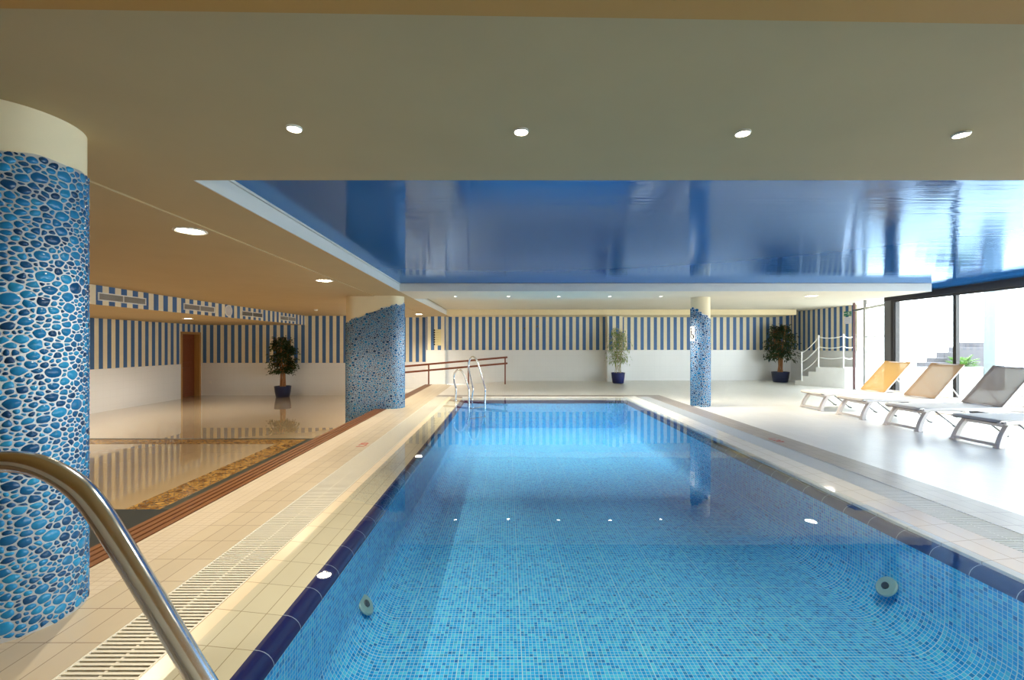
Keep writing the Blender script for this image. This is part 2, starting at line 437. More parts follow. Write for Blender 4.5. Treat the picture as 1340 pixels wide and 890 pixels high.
# coping, blue edge tile, basin, water
def coping(name, prof, y0, y1, m):
    b = NB()
    hexa(b, [(x,y0,-.13) for x,_ in (prof[0],prof[-1])]+[(prof[-1][0],y1,-.13),(prof[0][0],y1,-.13)],
            [(prof[0][0],y0,prof[0][1]),(prof[-1][0],y0,prof[-1][1]),(prof[-1][0],y1,prof[-1][1]),(prof[0][0],y1,prof[0][1])])
    return struct(name, b, m)
coping('trim_4', [(-1.444,-.0005),(-1.11,-.035)], .30, 11.02, M_coping)
coping('trim_5', [(2.90,-.012),(3.212,.016)], .30, 11.02, M_coping_pale)
b = NB(); hexa(b, [(-1.11,10.64,-.13),(2.9,10.64,-.13),(2.9,11.02,-.13),(-1.11,11.02,-.13)], [(-1.11,10.64,-.03),(2.9,10.64,-.03),(2.9,11.02,.0),(-1.11,11.02,.0)])
struct('trim_6', b, M_coping_pale)
b = NB(); box(b, -1.11, 2.9, .30, .42, -.13, -.01); struct('trim_7', b, M_coping)
def quarter(cx, sx):
    pts = [(cx, -.032)]
    for k in range(1, 7):
        a = PI/2*k/6; pts.append((cx+sx*.09*math.sin(a), -.032-.075*(1-math.cos(a))))
    return pts
for nm, cx, sx in (('trim_8', -1.11, 1), ('trim_9', 2.91, -1)):
    pts = quarter(cx, sx); b = NB()
    poly = pts + [(cx, -.107)]
    hexa(b, [(x,.42,z) for x,z in poly], [(x,10.64,z) for x,z in poly])
    struct(nm, b, M_bull, smooth=True)
b = NB(); box(b, -1.02, 2.82, 10.56, 10.64, -.11, -.032); struct('trim_10', b, M_bull)
b = NB(); L = uvlayer(b)
R = .24
prof = [(PXL, -.10)]
prof += [(PXL, PZ+R)]
for k in range(1, 9):
    a = PI/2*k/8; prof.append((PXL+R*(1-math.cos(a)), PZ+R-R*math.sin(a)))
n2 = [(PXR-(x-PXL), z) for x, z in prof[::-1]]
prof = prof + n2
s = [0]
for p, q in zip(prof, prof[1:]): s.append(s[-1]+math.dist(p, q))
rows = [[b.verts.new((x, y, z)) for x, z in prof] for y in (PY0, PY1)]
for i in range(len(prof)-1):
    f = b.faces.new([rows[0][i], rows[0][i+1], rows[1][i+1], rows[1][i]]); f.smooth = True
    for l, (k, y) in zip(f.loops, ((i,PY0),(i+1,PY0),(i+1,PY1),(i,PY1))): l[L].uv = (s[k], y)
for y in (PY0, PY1):
    f = b.faces.new([b.verts.new((x, y, z)) for x, z in prof])
    for l in f.loops: l[L].uv = (l.vert.co.x, l.vert.co.z)
o = obj('pool_basin', b, M_mosaic, recalc=False); o['kind'] = 'structure'
b = NB(); face(b, [(-1.36,.34,0),(2.945,.34,0),(2.945,10.80,0),(-1.36,10.80,0)])
tag(obj('pool_water', b, M_water), 'still clear blue water filling the rectangular pool to deck level', 'water', kind='stuff')

M_inlet = plain('inlet_plastic', (.25,.42,.42), .4)
def inlet(x, y, ang, z, label):
    t = empty('pool_inlet', (x,y,z), label, 'pool fitting', 'round water inlets low in the pool')
    t.rotation_euler = (0, ang, 0)
    b = NB(); lathe(b, [(0,.0),(.075,.0),(.078,.008),(.07,.016),(.0,.018)], 28); obj('flange', b, M_inlet, t, smooth=True)
    b = NB(); lathe(b, [(0,.016),(.026,.016),(.026,.024),(0,.024)], 20); obj('nozzle', b, M_slate, t, smooth=True)
inlet(-1.0, 3.09, math.radians(52), -.525, 'round white inlet below the yellow coping side of the pool')
inlet(2.785, 3.21, math.radians(-52), -.465, 'round white inlet in the shaded lounger side of the pool')

# ------------------------------------------------------------------ walls
def wall_x(name, x0, x1, y, z0, zs, z1, off, th=.2, axis=0, ret=True):
    """wall whose face looks to -Y: tiled below zs, striped above"""
    b = NB(); box(b, x0, x1, y, y+th, zs, z1)
    o = struct(name, b, stripes(name+'_paper', 0, off))
    b = NB(); box(b, x0, x1, y-.018, y+th, z0, zs); box(b, x0, x1, y-.026, y, zs-.03, zs)
    struct('wainscot', b, M_wain, o)
    return o
ST = .2418
wall_x('wall_back', -2.20, 3.56, 15.83, -.12, 1.115, 2.75, .5626-ST*20)
wall_x('wall_back_right', 4.10, XR+.2, 16.05, -.12, 1.115, 2.75, 4.656-ST*20)
wall_x('wall_back_lobby', -5.3, -2.85, 15.95, LZ-.1, .68, 2.75, -3.55-ST*8)
wall_x('wall_back_left', XL-.2, -5.3, 15.10, LZ-.1, .68, 2.75, -10.457)
# two piers
b = NB(); box(b, -2.85, -2.20, 15.60, 16.1, 1.115, 2.75); o = struct('wall_pier', b, stripes('pier_paper', 0, -2.696-.2418*2))
b = NB(); box(b, -2.86, -2.19, 15.57, 16.1, LZ-.1, 1.115); struct('wainscot', b, M_wain, o)
b = NB(); box(b, 3.56, 4.10, 15.50, 16.1, 1.115, 2.75); o = struct('wall_pier', b, stripes('pier_paper_b', 0, 3.62-ST*2))
b = NB(); box(b, 3.55, 4.11, 15.485, 16.1, -.12, 1.115); struct('wainscot', b, M_wain, o)
# left wall with the door
DY0, DY1, DTOP = 14.12, 15.04, 1.73
paperY = stripes('left_wall_paper', 1, 11.29-ST*80)
b = NB()
box(b, XL-.25, XL, YN, DY0, .68, 2.75); box(b, XL-.25, XL, DY0, DY1, DTOP, 2.75); box(b, XL-.25, XL, DY1, 15.1, .68, 2.75)
wl = struct('wall_left', b, paperY)
b = NB(); box(b, XL-.25, XL+.015, YN, DY0, LZ-.1, .68); box(b, XL-.25, XL+.015, DY1, 15.1, LZ-.1, .68); struct('wainscot', b, M_wain, wl)
b = NB()
box(b, XL-.24, XL+.02, DY1-.07, DY1, LZ, DTOP); box(b, XL-.24, XL+.02, DY0, DY0+.07, LZ, DTOP); box(b, XL-.24, XL+.02, DY0, DY1, DTOP-.07, DTOP)
box(b, XL-.26, XL-.24, DY0-.05, DY1+.05, LZ-.1, DTOP+.05)
d = struct('door_1', b, M_frame)
b = NB(); box(b, XL-.20, XL-.16, DY0+.07, DY1-.07, LZ+.01, DTOP-.07)
for z0, z1 in ((LZ+.15, .55), (.72, DTOP-.2)): rbox(b, XL-.165, XL-.148, DY0+.20, DY1-.20, z0, z1, .008, 1)
lf = obj('door_leaf', b, M_door, d)
b = NB(); tube(b, [(XL-.16,DY0+.13,.55),(XL-.11,DY0+.13,.55),(XL-.11,DY0+.25,.55)], .011, 8); obj('handle', b, M_steel, lf, smooth=True)
# right side wall
b = NB(); box(b, XR, XR+.2, 13.02, 16.2, 1.115, 2.75); wr = struct('wall_right', b, stripes('right_wall_paper', 1, 13.10-ST*5))
b = NB(); box(b, XR-.015, XR+.2, 13.02, 16.2, -.12, 1.115); struct('wainscot', b, M_wain, wr)
# wall behind the camera, closing the lower room too
b = NB(); box(b, XL-.25, 9.0, YN-.2, YN, LZ-.1, 2.75); struct('wall_front', b, M_column_paint)

# ------------------------------------------------------------------ ceilings
ZB = .15
b = NB(); slab(b, -2.03, 8.95, 1.38, 2.846); struct('ceiling', b, M_ceil)
b = NB(); slab(b, -2.70, -2.03, YN, 16.2); struct('ceiling_left_strip', b, M_ceil)
b = NB(); slab(b, XL-.2, -2.70, YN, 16.2, dz=-.012); struct('ceiling_left', b, M_ceil)
b = NB()
y0a, y0b = 1.30, 1.365
hexa(b, [(XL+.01,YN,2.325),(8.95,YN,2.325),(8.95,1.542,2.325),(XL+.01,1.138,2.325)], [(XL+.01,YN,2.44),(8.95,YN,2.44),(8.95,1.542,2.44),(XL+.01,1.138,2.44)])
struct('ceiling_near_beam', b, M_beam)
b = NB(); slab(b, -2.03, 8.95, YN, 1.38); struct('ceiling_near', b, M_ceil)
b = NB(); slab(b, -2.03, 8.95, 2.846, 8.28, dz=ZB); slab(b, 8.0, 8.95, 8.28, 10.3, dz=ZB)
struct('ceiling_stretch_film', b, M_stretch)
b = NB(); slab(b, -2.03, 8.0, 8.28, 9.6); struct('ceiling_beam', b, M_ceil_far)
b = NB(); slab(b, -2.03, XR+.2, 9.6, 14.76, dz=.18); struct('ceiling_far_recess', b, M_ceil_far)
b = NB(); slab(b, -2.03, 9.75, 14.76, 16.2); struct('ceiling_far', b, M_cornice)
b = NB(); slab(b, 9.75, XR+.2, 14.76, 16.2, dz=.18); struct('ceiling_far_corner', b, M_ceil_far)
# white faces around the recesses
def strip_face(name, a, c, x, m, y_ext=.012):
    b = NB()
    hexa(b, [(x,a,zc(a)-.003),(x+y_ext,a,zc(a)-.003),(x+y_ext,c,zc(c)-.003),(x,c,zc(c)-.003)], [(x,a,zc(a)+.125),(x+y_ext,a,zc(a)+.125),(x+y_ext,c,zc(c)+.125),(x,c,zc(c)+.125)])
    hexa(b, [(x,a,zc(a)+.131),(x+.022,a,zc(a)+.131),(x+.022,c,zc(c)+.131),(x,c,zc(c)+.131)], [(x,a,zc(a)+.149),(x+.022,a,zc(a)+.149),(x+.022,c,zc(c)+.149),(x,c,zc(c)+.149)])
    return struct(name, b, m)
strip_face('trim_11', 2.846, 8.28, -2.03, M_white)
strip_face('trim_12', 9.6, 14.76, -2.03, M_white)
b = NB(); z = zc(8.28); box(b, -2.018, 8.0, 8.268, 8.28, z-.003, z+.145); struct('trim_13', b, M_white)
b = NB(); box(b, 8.0, 8.012, 8.268, 9.6, z-.01, z+.145); struct('trim_14', b, M_white)
# striped soffit along the left wall
SX, SZ = -6.93, 1.985
b = NB(); box(b, XL, SX, 2.0, 15.1, SZ, 2.36); so = struct('ceiling_soffit', b, [stripes('soffit_paper', 1, 7.40-.2423*40, .2423), M_ceil])
for p in so.data.polygons:
    if abs(p.normal.z) > .5: p.material_index = 1

# ------------------------------------------------------------------ windows
WX = 8.9
def window(name, y0, y1, z0, z1, fl, fr):
    b = NB()
    box(b, WX, WX+.07, y0, y0+fl, z0, z1); box(b, WX, WX+.07, y1-fr, y1, z0, z1)
    box(b, WX, WX+.07, y0+fl, y1-fr, z0, z0+.05); box(b, WX, WX+.07, y0+fl, y1-fr, z1-.04, z1)
    o = struct(name, b, M_alu)
    b = NB(); box(b, WX+.03, WX+.04, y0+fl, y1-fr, z0+.05, z1-.04); obj('pane', b, M_glass, o)
    return o
window('window_1', 8.72, 10.06, 0, 2.33, .03, .02)
window('window_2', 7.36, 8.715, 0, 2.33, .03, .03)
window('window_3', 4.6, 7.355, 0, 2.33, .03, .03)
window('window_4', 1.8, 4.595, 0, 2.33, .03, .03)
window('window_5', YN, 1.795, 0, 2.33, .03, .03)
b = NB(); box(b, WX-.03, WX+.10, YN, 10.3, 2.33, 2.41, 0); box(b, WX, WX+.10, YN, 10.3, 2.41, 2.9, 0); struct('trim_15', b, M_alu)
b = NB(); box(b, WX-.02, WX+.12, 10.06, 10.14, 0, 2.9, 0); box(b, WX-.02, WX+.12, 10.14, 10.32, 0, 2.9, 1); struct('trim_16', b, [M_alu, M_alu_grey])
# glazed partition and door beside the landing
A, B = Vector((8.99,10.32)), Vector((9.85,12.45))
D = (B-A); LEN = D.length; D.normalize(); Nn = Vector((-D.y, D.x))
def gl(b, s0, s1, z0, z1, th=.05, mat=0):
    p = [A+D*s0-Nn*th/2, A+D*s1-Nn*th/2, A+D*s1+Nn*th/2, A+D*s0+Nn*th/2]
    prism(b, [(q.x,q.y) for q in p], z0, z1, mat)
S1 = LEN*.624
b = NB(); gl(b, .0, .05, 0, 2.30); gl(b, S1-.06, S1-.01, 0, 2.30); gl(b, .05, S1-.06, 2.24, 2.30); gl(b, .05, S1-.06, 0, .08); gl(b, .05, S1-.06, 1.50, 1.525)
d2 = struct('door_2', b, M_white)
b = NB(); gl(b, .05, S1-.06, .08, 1.50, .01); gl(b, .05, S1-.06, 1.525, 2.24, .01); obj('pane', b, M_glass, d2)
b = NB(); tube(b, [tuple(A+D*(S1-.10)-Nn*.05)+(1.02,), tuple(A+D*(S1-.10)-Nn*.05)+(1.2,)], .012, 8); obj('handle', b, M_steel, d2)
b = NB(); gl(b, S1, S1+.05, 0, 2.5); gl(b, S1+.05, LEN-.05, 2.25, 2.30); gl(b, S1+.05, LEN-.05, 0, .06)
w6 = struct('window_6', b, M_alu_grey)
b = NB(); gl(b, S1+.05, LEN-.05, .06, 2.25, .01); obj('pane', b, M_glass, w6)
b = NB(); gl(b, LEN-.05, LEN, 0, 2.5); struct('trim_17', b, plain('red_brown_post', (.10,.04,.04), .5))

# ------------------------------------------------------------------ outside
b = NB(); box(b, 9.02, 26, YN-4, 12.96, -.15, -.02); struct('floor_patio', b, M_patio)
b = NB(); box(b, 10.05, 24, 13.04, 13.3, -.15, .635); struct('wall_garden', b, M_outwall)
b = NB(); box(b, 10.65, 24, 13.3, 17.5, .2, .56); struct('ground_garden', b, M_patio)
b = NB(); prism(b, [(14.14,12.7),(14.42,12.7),(14.42,13.0),(14.14,13.0)], -.15, 4.2)
tag(obj('garden_post', b, plain('pale_blue_render', (.15,.18,.19), .6)), 'pale blue square post outside the window beside the fern', 'post')
for k, (px0, px1, y0, y1, Y, lab) in enumerate((
        (1210,1240,474.5,480.5,13.45,'lowest grey stone block outside, at the foot of the stack'),
        (1223,1240,468.5,476,13.75,'second grey stone block from the bottom, outside behind the window mullion'),
        (1236,1254,461,469.5,14.05,'third grey stone block from the bottom of the outside stack'),
        (1252,1295,454.5,461.5,14.35,'long grey stone block above the fern, second from the top'),
        (1263,1295,448,453.8,14.65,'topmost long grey stone block outside above the fern'))):
    xx0, xx1 = (px0-CX)/K*Y, (px1-CX)/K*Y
    zz0, zz1 = H-(y1-CY)/K*Y, H-(y0-CY)/K*Y
    b = NB(); rbox(b, xx0, xx1, Y, Y+.29, .56, zz1, .012, 1)
    tag(obj('stone_step', b, M_stone), lab, 'stone block', 'grey stone blocks in the garden')
# fern-like plant
def leaf(bm, p, d, up, ln, wd, droop=.3, mat=0):
    d = d.normalized(); s = d.cross(up)
    if s.length < 1e-3: s = Vector((1,0,0))
    s.normalize(); n = s.cross(d)
    a = p; m = p + d*ln*.5 + n*ln*.06; e = p + d*ln - n*ln*droop
    v = [bm.verts.new(x) for x in (a, m+s*wd/2, e, m-s*wd/2)]
    f = bm.faces.new([v[0], v[1], v[2], v[3]]); f.material_index = mat
t = empty('garden_fern', (14.02,13.52,.56), 'bright green fern outside the window among the grey stones', 'plant')
b = NB(); rnd = random.Random(3)
for k in range(46):
    a = rnd.uniform(0, 2*PI); el = rnd.uniform(.4, 1.25)
    d = Vector((math.cos(a)*math.cos(el), math.sin(a)*math.cos(el)*.35, math.sin(el)))
    ln = rnd.uniform(.45, .8)
    for j in range(7):
        q = j/7; base = d*ln*q - Vector((0,0,1))*ln*.35*q*q
        for sgn in (-1, 1):
            sd = d.cross(Vector((0,0,1))).normalized()*sgn + d*.8
            leaf(b, base, sd, Vector((0,0,1)), .13*(1.1-q)+.04, .045)
obj('fronds', b, M_leaf_fern, t, recalc=False)
b = NB(); lathe(b, [(0,0),(.06,0),(.04,.08),(0,.1)], 10); obj('crown', b, M_cane, t)

# ------------------------------------------------------------------ stair with rope rails
P0, P1 = Vector((9.37,14.25)), Vector((10.02,12.99)); U = (P1-P0).normalized()
b = NB(); zs = (.15,.305,.455,.61)
for s0, z1, z0 in zip((0,.2,.4,.62), zs, (0,)+zs):
    q = P0+U*s0
    prism(b, [(q.x,q.y),(P1.x,P1.y),(XR-.02,12.99),(XR-.02,q.y)], z0, z1)
stw = plain('stair_tile', (.70,.70,.68), .4)
struct('stairs', b, stw)
t = empty('rope_railing', (9.45,14.05,.15), 'white railing of posts and sagging ropes up the small corner stair', 'railing')
def rel(p, o): return Vector(p)-Vector(o)
o0 = (9.45,14.05,.15)
posts = [((9.45,14.05,.15), 1.065), ((9.67,13.60,.61), 1.575), ((10.02,13.05,.61), 1.60), ((10.365,13.06,.61), 1.60)]
for (p, zt) in posts:
    b = NB(); q = rel(p, o0)
    tube(b, [q, q+Vector((0,0,zt-p[2]))], .02, 10); lathe(b, [(0,0),(.045,0),(.045,.012),(0,.012)], 12, q); lathe(b, [(0,.03),(.022,.02),(.026,.0),(0,-.005)], 10, q+Vector((0,0,zt-p[2])))
    obj('post', b, M_plastic, t, smooth=True)
for (pa, za), (pb, zb) in zip(posts, posts[1:]):
    for fr in (.97, .66, .33):
        a = Vector((pa[0],pa[1],pa[2]+(za-pa[2])*fr)); c = Vector((pb[0],pb[1],pb[2]+(zb-pb[2])*fr))
        pts = [a.lerp(c, k/10)-Vector((0,0,1))*.055*4*(k/10)*(1-k/10)-Vector(o0) for k in range(11)]
        b = NB(); tube(b, pts, .012, 6); obj('rope', b, M_plastic, t, smooth=True)

# ------------------------------------------------------------------ ramp handrail
t = empty('ramp_handrail', (-.05,14.46,0), 'red-brown two-bar handrail along the ramp behind the pool ladder', 'handrail')
def rz(px): return .894+(px-.03)*.0893
for x in (-.05, -1.26, -2.57):
    b = NB(); rbox(b, x+.05-.022, x+.05+.022, -.025, .025, 0 if x > -2.3 else .003, rz(x)-.02, .006, 1); obj('post', b, M_rail, t)
b = NB(); x=-3.9; rbox(b, x+.05-.022, x+.05+.022, -.025, .025, LZ+.12, rz(x)-.02, .006, 1); obj('post', b, M_rail, t)
for dz in (0, -.20):
    b = NB()
    hexa(b, [(-4.9+.05,-.03,rz(-4.9)-.03+dz),(.08,-.03,rz(.03)-.03+dz),(.08,.03,rz(.03)-.03+dz),(-4.85,.03,rz(-4.9)-.03+dz)],
            [(-4.9+.05,-.03,rz(-4.9)+.03+dz),(.08,-.03,rz(.03)+.03+dz),(.08,.03,rz(.03)+.03+dz),(-4.85,.03,rz(-4.9)+.03+dz)])
    bmesh.ops.bevel(b, geom=b.edges[:], offset=.012, segments=2, affect='EDGES')
    obj('rail', b, M_rail, t)

# ------------------------------------------------------------------ columns
def sleeve(path, z0, topf, per_uv=True):
    """closed plan path -> wall with UVs in metres, wavy top"""
    b = NB(); L = uvlayer(b); n = len(path); acc = [0]
    for i in range(n): acc.append(acc[-1]+math.dist(path[i], path[(i+1)%n]))
    lo = [b.verts.new((x,y,z0)) for x,y in path]
    hi = [b.verts.new((x,y,topf(acc[i],x,y))) for i,(x,y) in enumerate(path)]
    for i in range(n):
        j = (i+1) % n
        f = b.faces.new([lo[i], lo[j], hi[j], hi[i]]); f.smooth = True
        for l, (u, v) in zip(f.loops, ((acc[i],z0),(acc[i+1],z0),(acc[i+1],hi[j].co.z),(acc[i],hi[i].co.z))): l[L].uv = (u, v)
    f = b.faces.new(hi); f2 = b.faces.new(lo[::-1])
    for g in (f, f2):
        for l in g.loops: l[L].uv = (l.vert.co.x, l.vert.co.y)
    return b
def circle(r, n=96, ph=0): return [(r*math.cos(2*PI*k/n+ph), r*math.sin(2*PI*k/n+ph)) for k in range(n)]
def stadium(hx, r, n=24, straight=40):
    pts = []
    for k in range(n+1): a = -PI/2+PI*k/n; pts.append((hx-r+r*math.cos(a), r*math.sin(a)))
    for k in range(1, straight): pts.append((hx-r-(2*(hx-r))*k/straight, r))
    for k in range(n+1): a = PI/2+PI*k/n; pts.append((-hx+r+r*math.cos(a), r*math.sin(a)))
    for k in range(1, straight): pts.append((-hx+r+(2*(hx-r))*k/straight, -r))
    return pts
def pebble_cells(w, h, seed, wrap=True, k=1.0, asp=1.28):
    """irregular rounded pebbles packed on a w x h strip: list of polygons (u, v)"""
    r = random.Random(seed); W = w/asp; cs = .06*k; pts = []; grid = {}
    nx = max(1, int(W/cs))
    def near(x, y, rad):
        gx, gy = int(x/W*nx), int(y/cs)
        for dx in range(-2, 3):
            for dy in range(-2, 3):
                for p in grid.get(((gx+dx) % nx, gy+dy), ()):
                    ddx = abs(p[0]-x)
                    if wrap: ddx = min(ddx, W-ddx)
                    if (ddx*ddx+(p[1]-y)**2)**.5 < (p[2]+rad)*.93: return True
        return False
    A = W*h
    for rad, dens, tries in ((.029,36,3), (.022,110,4), (.016,420,5), (.0118,1100,8), (.0085,2200,7)):
        rad *= k; n = int(A*dens/k/k); 
        for _ in range(n*tries):
            x, y, q = r.uniform(0, W), r.uniform(-.02, h+.02), rad*r.uniform(.86, 1.14)
            if not near(x, y, q):
                pts.append((x, y, q)); grid.setdefault((int(x/W*nx) % nx, int(y/cs)), []).append(pts[-1]); n -= 1
                if n <= 0: break
    out = []
    for x, y, q in pts:
        gx, gy = int(x/W*nx) % nx, int(y/cs)
        lim = q*1.9
        poly = [(lim*math.cos(a), lim*math.sin(a)) for a in [2*PI*i/10 for i in range(10)]]
        for dx in range(-2, 3):
            for dy in range(-2, 3):
                for p in grid.get(((gx+dx) % nx, gy+dy), ()):
                    ex, ey = p[0]-x, p[1]-y
                    if wrap and ex > W/2: ex -= W
                    if wrap and ex < -W/2: ex += W
                    d2 = ex*ex+ey*ey
                    if d2 < 1e-10 or d2 > .02*k*k: continue
                    d = d2**.5; t = (d2+q*q-p[2]**2)/(2*d) - .0026*k     # power line, drawn back by half the joint
                    nxx, nyy = ex/d, ey/d; new = []
                    for i in range(len(poly)):
                        a, b = poly[i], poly[(i+1) % len(poly)]
                        da, db = a[0]*nxx+a[1]*nyy-t, b[0]*nxx+b[1]*nyy-t
                        if da <= 0: new.append(a)
                        if da*db < 0:
                            f = da/(da-db); new.append((a[0]+(b[0]-a[0])*f, a[1]+(b[1]-a[1])*f))
                    poly = new
                    if len(poly) < 3: break
                if len(poly) < 3: break
            if len(poly) < 3: break
        if len(poly) < 3: continue
        for _ in range(2):                                   # round the corners
            poly = [c for i in range(len(poly)) for c in ((poly[i][0]*.75+poly[(i+1)%len(poly)][0]*.25, poly[i][1]*.75+poly[(i+1)%len(poly)][1]*.25),
                                                          (poly[i][0]*.25+poly[(i+1)%len(poly)][0]*.75, poly[i][1]*.25+poly[(i+1)%len(poly)][1]*.75))]
        if len(poly) > 16: poly = poly[::2]
        out.append((x*asp, y, [(a*asp, b) for a, b in poly], q))
    return out
def clad(b, path, z0, topf, seed, k=1.0, keep=None):
    """pebbles set on the wall that follows the closed plan path; slot 1"""
    n = len(path); acc = [0]
    for i in range(n): acc.append(acc[-1]+math.dist(path[i], path[(i+1)%n]))
    T = acc[-1]; L = uvlayer(b); import bisect
    def at(u, v, off):
        u %= T; i = min(n-1, bisect.bisect_right(acc, u)-1); f = (u-acc[i])/(acc[i+1]-acc[i])
        p, q = path[i], path[(i+1)%n]; x, y = p[0]+(q[0]-p[0])*f, p[1]+(q[1]-p[1])*f
        o, r2 = path[i-1], path[(i+2)%n]
        t0 = ((q[0]-o[0])*(1-f)+(r2[0]-p[0])*f, (q[1]-o[1])*(1-f)+(r2[1]-p[1])*f); l = math.hypot(*t0)
        return (x+t0[1]/l*off, y-t0[0]/l*off, z0+v), (x, y)
    hmax = max(topf(acc[i], *path[i]) for i in range(n))-z0
    rr = random.Random(seed+1)
    for x, y, poly, q in pebble_cells(T, hmax, seed, k=k):
        c, xy = at(x, y, 0)
        if c[2] > topf(x, *xy)-.004 or c[2] < z0+.01: continue
        if keep and not keep(*xy): continue
        u = rr.random()
        lo = [b.verts.new(at(x+a, y+v, .0008)[0]) for a, v in poly]
        hi = [b.verts.new(at(x+a*.86, y+v*.86, .0042*k)[0]) for a, v in poly]
        top = b.verts.new(at(x, y, .0062*k)[0]); m = len(poly)
        fs = [b.faces.new([lo[i], lo[(i+1)%m], hi[(i+1)%m], hi[i]]) for i in range(m)] + [b.faces.new([hi[i], hi[(i+1)%m], top]) for i in range(m)]
        for f in fs:
            f.smooth = True; f.material_index = 1
            for l in f.loops: l[L].uv = (u, .5)
def pebble_glaze():
    t = NT('blue_pebble_glaze'); u = t.uv()
    c = t.ramp(u[0], [(0,(.006,.03,.09)), (.22,(.008,.08,.22)), (.6,(.012,.19,.44)), (1,(.025,.29,.56))])
    n = t.noise(t.posv(), 70, 2)
    t.bsdf(t.mix(t.math('MULTIPLY', n, .35), c, (.01,.10,.28)), .16, spec=.3); return t.m
M_glaze = pebble_glaze()
M_grout = plain('pale_grout', (.66,.71,.76), .75, var=.08, scale=40)
# big round column
c = (-2.372, 2.12)
t = empty('mosaic_column', (*c,LZ if False else 0), 'thick round blue pebble column beside the chrome hand rail, plaster above', 'column')
b = NB(); lathe(b, [(0,2.0),(.250,2.0),(.250,zc(2.1)+.02),(0,zc(2.1)+.02)], 96); obj('plaster_top', b, M_column_paint, t, smooth=True)
top = lambda s,x,y: 2.165+.012*math.sin(s*9)+.006*math.sin(s*31)
b = sleeve(circle(.254), 0, top); clad(b, circle(.254), 0, top, 5, .88); obj('pebble_cladding', b, [M_grout, M_glaze], t, recalc=False)
# slim round column
c = (4.14, 9.37)
t = empty('mosaic_column', (*c,0), 'slim round blue pebble column on the lounger side of the pool', 'column')
b = NB(); lathe(b, [(0,1.6),(.192,1.6),(.192,zc(9)+.02),(0,zc(9)+.02)], 64); obj('plaster_top', b, M_column_paint, t, smooth=True)
top = lambda s,x,y: 1.94-.55*x+.012*math.sin(s*40)+(.05 if x < -.12 else 0)
b = sleeve(circle(.198), 0, top); clad(b, circle(.198), 0, top, 8, .95); obj('pebble_cladding', b, [M_grout, M_glaze], t, recalc=False)
# wide pillar
c = (-2.75, 9.19)
t = empty('mosaic_pillar', (*c,0), 'wide blue pebble pillar with slanting cladding edge, beside the brown slats', 'column')
b = NB(); st = stadium(.60, .232); prism(b, st, 1.5, zc(9)+.02); obj('plaster_top', b, M_column_paint, t, smooth=True)
top = lambda s,x,y: 1.97+.36*x-.10*max(0,x-.3)+.018*math.sin(s*23)+.010*math.sin(s*61)
b = sleeve(stadium(.61, .24), LZ, top); clad(b, stadium(.61, .24), LZ, top, 12, .85, lambda x, y: y < .1); obj('pebble_cladding', b, [M_grout, M_glaze], t, recalc=False)
# accessibility plaque on the slim column
t = empty('symbol_plaque', (4.14-.2*math.cos(.55), 9.37-.2*math.sin(.55)-.004, 0), 'small white plaque with a black wheelchair symbol on the slim column', 'sign')
b = NB()
for k in range(6):
    a0, a1 = 2.86+k*.145, 2.86+(k+1)*.145
    p = lambda a, r: (4.14+r*math.cos(a)-t.location.x, 9.37+r*math.sin(a)-t.location.y)
    hexa(b, [(*p(a0,.201),1.38),(*p(a1,.201),1.38),(*p(a1,.206),1.38),(*p(a0,.206),1.38)], [(*p(a0,.201),1.695),(*p(a1,.201),1.695),(*p(a1,.206),1.695),(*p(a0,.206),1.695)])
obj('plate', b, M_plastic, t)
def onplate(u, z, r=.2085):
    a = 2.86+.87*(u+.5); return Vector((4.14+r*math.cos(a)-t.location.x, 9.37+r*math.sin(a)-t.location.y, z))
b = NB()
tube(b, [onplate(.12+.26*math.cos(q), 1.49+.055*math.sin(q)) for q in [PI*.75+k*PI*1.35/10 for k in range(11)]], .007, 6)
tube(b, [onplate(-.05,1.61), onplate(-.03,1.53), onplate(.22,1.53), onplate(.34,1.45), onplate(.42,1.46)], .009, 6)
tube(b, [onplate(-.04,1.575), onplate(.18,1.575)], .007, 6)
lathe(b, [(0,-.016),(.012,-.010),(.016,0),(.012,.010),(0,.016)], 10, onplate(-.06,1.645))
obj('wheelchair_symbol', b, M_black, t)

# ------------------------------------------------------------------ pool ladders
def ladder(F1, F2, hd, hoop1, hoop2, ln1, ln2, label, deep=-.55):
    t = empty('pool_ladder', (*F1,0), label, 'pool ladder')
    leg_xy = []
    for F, prof, ln in ((F1, hoop1, ln1), (F2, hoop2, ln2)):
        o = Vector((F[0]-F1[0], F[1]-F1[1], 0)); d = Vector((hd[0], hd[1], 0)).normalized()*ln
        pts = [o + d*s + Vector((0,0,z)) for s, z in prof]
        pts = catmull(pts, 6)
        end = pts[-1]; pts.append(Vector((end.x, end.y, deep)))
        b = NB(); tube(b, pts, .0215, 14); r = obj('rail', b, M_steel, t, smooth='all')
        b = NB(); lathe(b, [(0,0),(.05,0),(.05,.008),(.03,.02),(0,.02)], 20, o); obj('flange', b, M_steel, r, smooth=True)
        leg_xy.append(end)
    for z in (-.15, -.38):
        a = leg_xy[0].copy(); c = leg_xy[1].copy(); a.z = c.z = z
        b = NB(); tube(b, [a, c], .035, 10, sx=1, sy=.35); obj('tread', b, M_steel, t, smooth=True)
h1 = [(0,0),(.02,.14),(.03,.28),(-.10,.45),(-.13,.55),(-.04,.65),(.22,.725),(.5,.69),(.72,.56),(.96,.34),(1,.24),(1,.05),(1,-.1)]
h2 = [(0,0),(.05,.12),(.09,.24),(-.08,.5),(-.24,.76),(-.22,.88),(-.10,.97),(.12,1.015),(.34,.96),(.5,.84),(.98,.32),(1.01,.2),(1,.05),(1,-.1)]
ladder((-1.20,10.28), (-.845,10.62), (.70,-.66), h1, h2, .47, .46, 'steel pool ladder with two unequal hoops at the far pool corner')
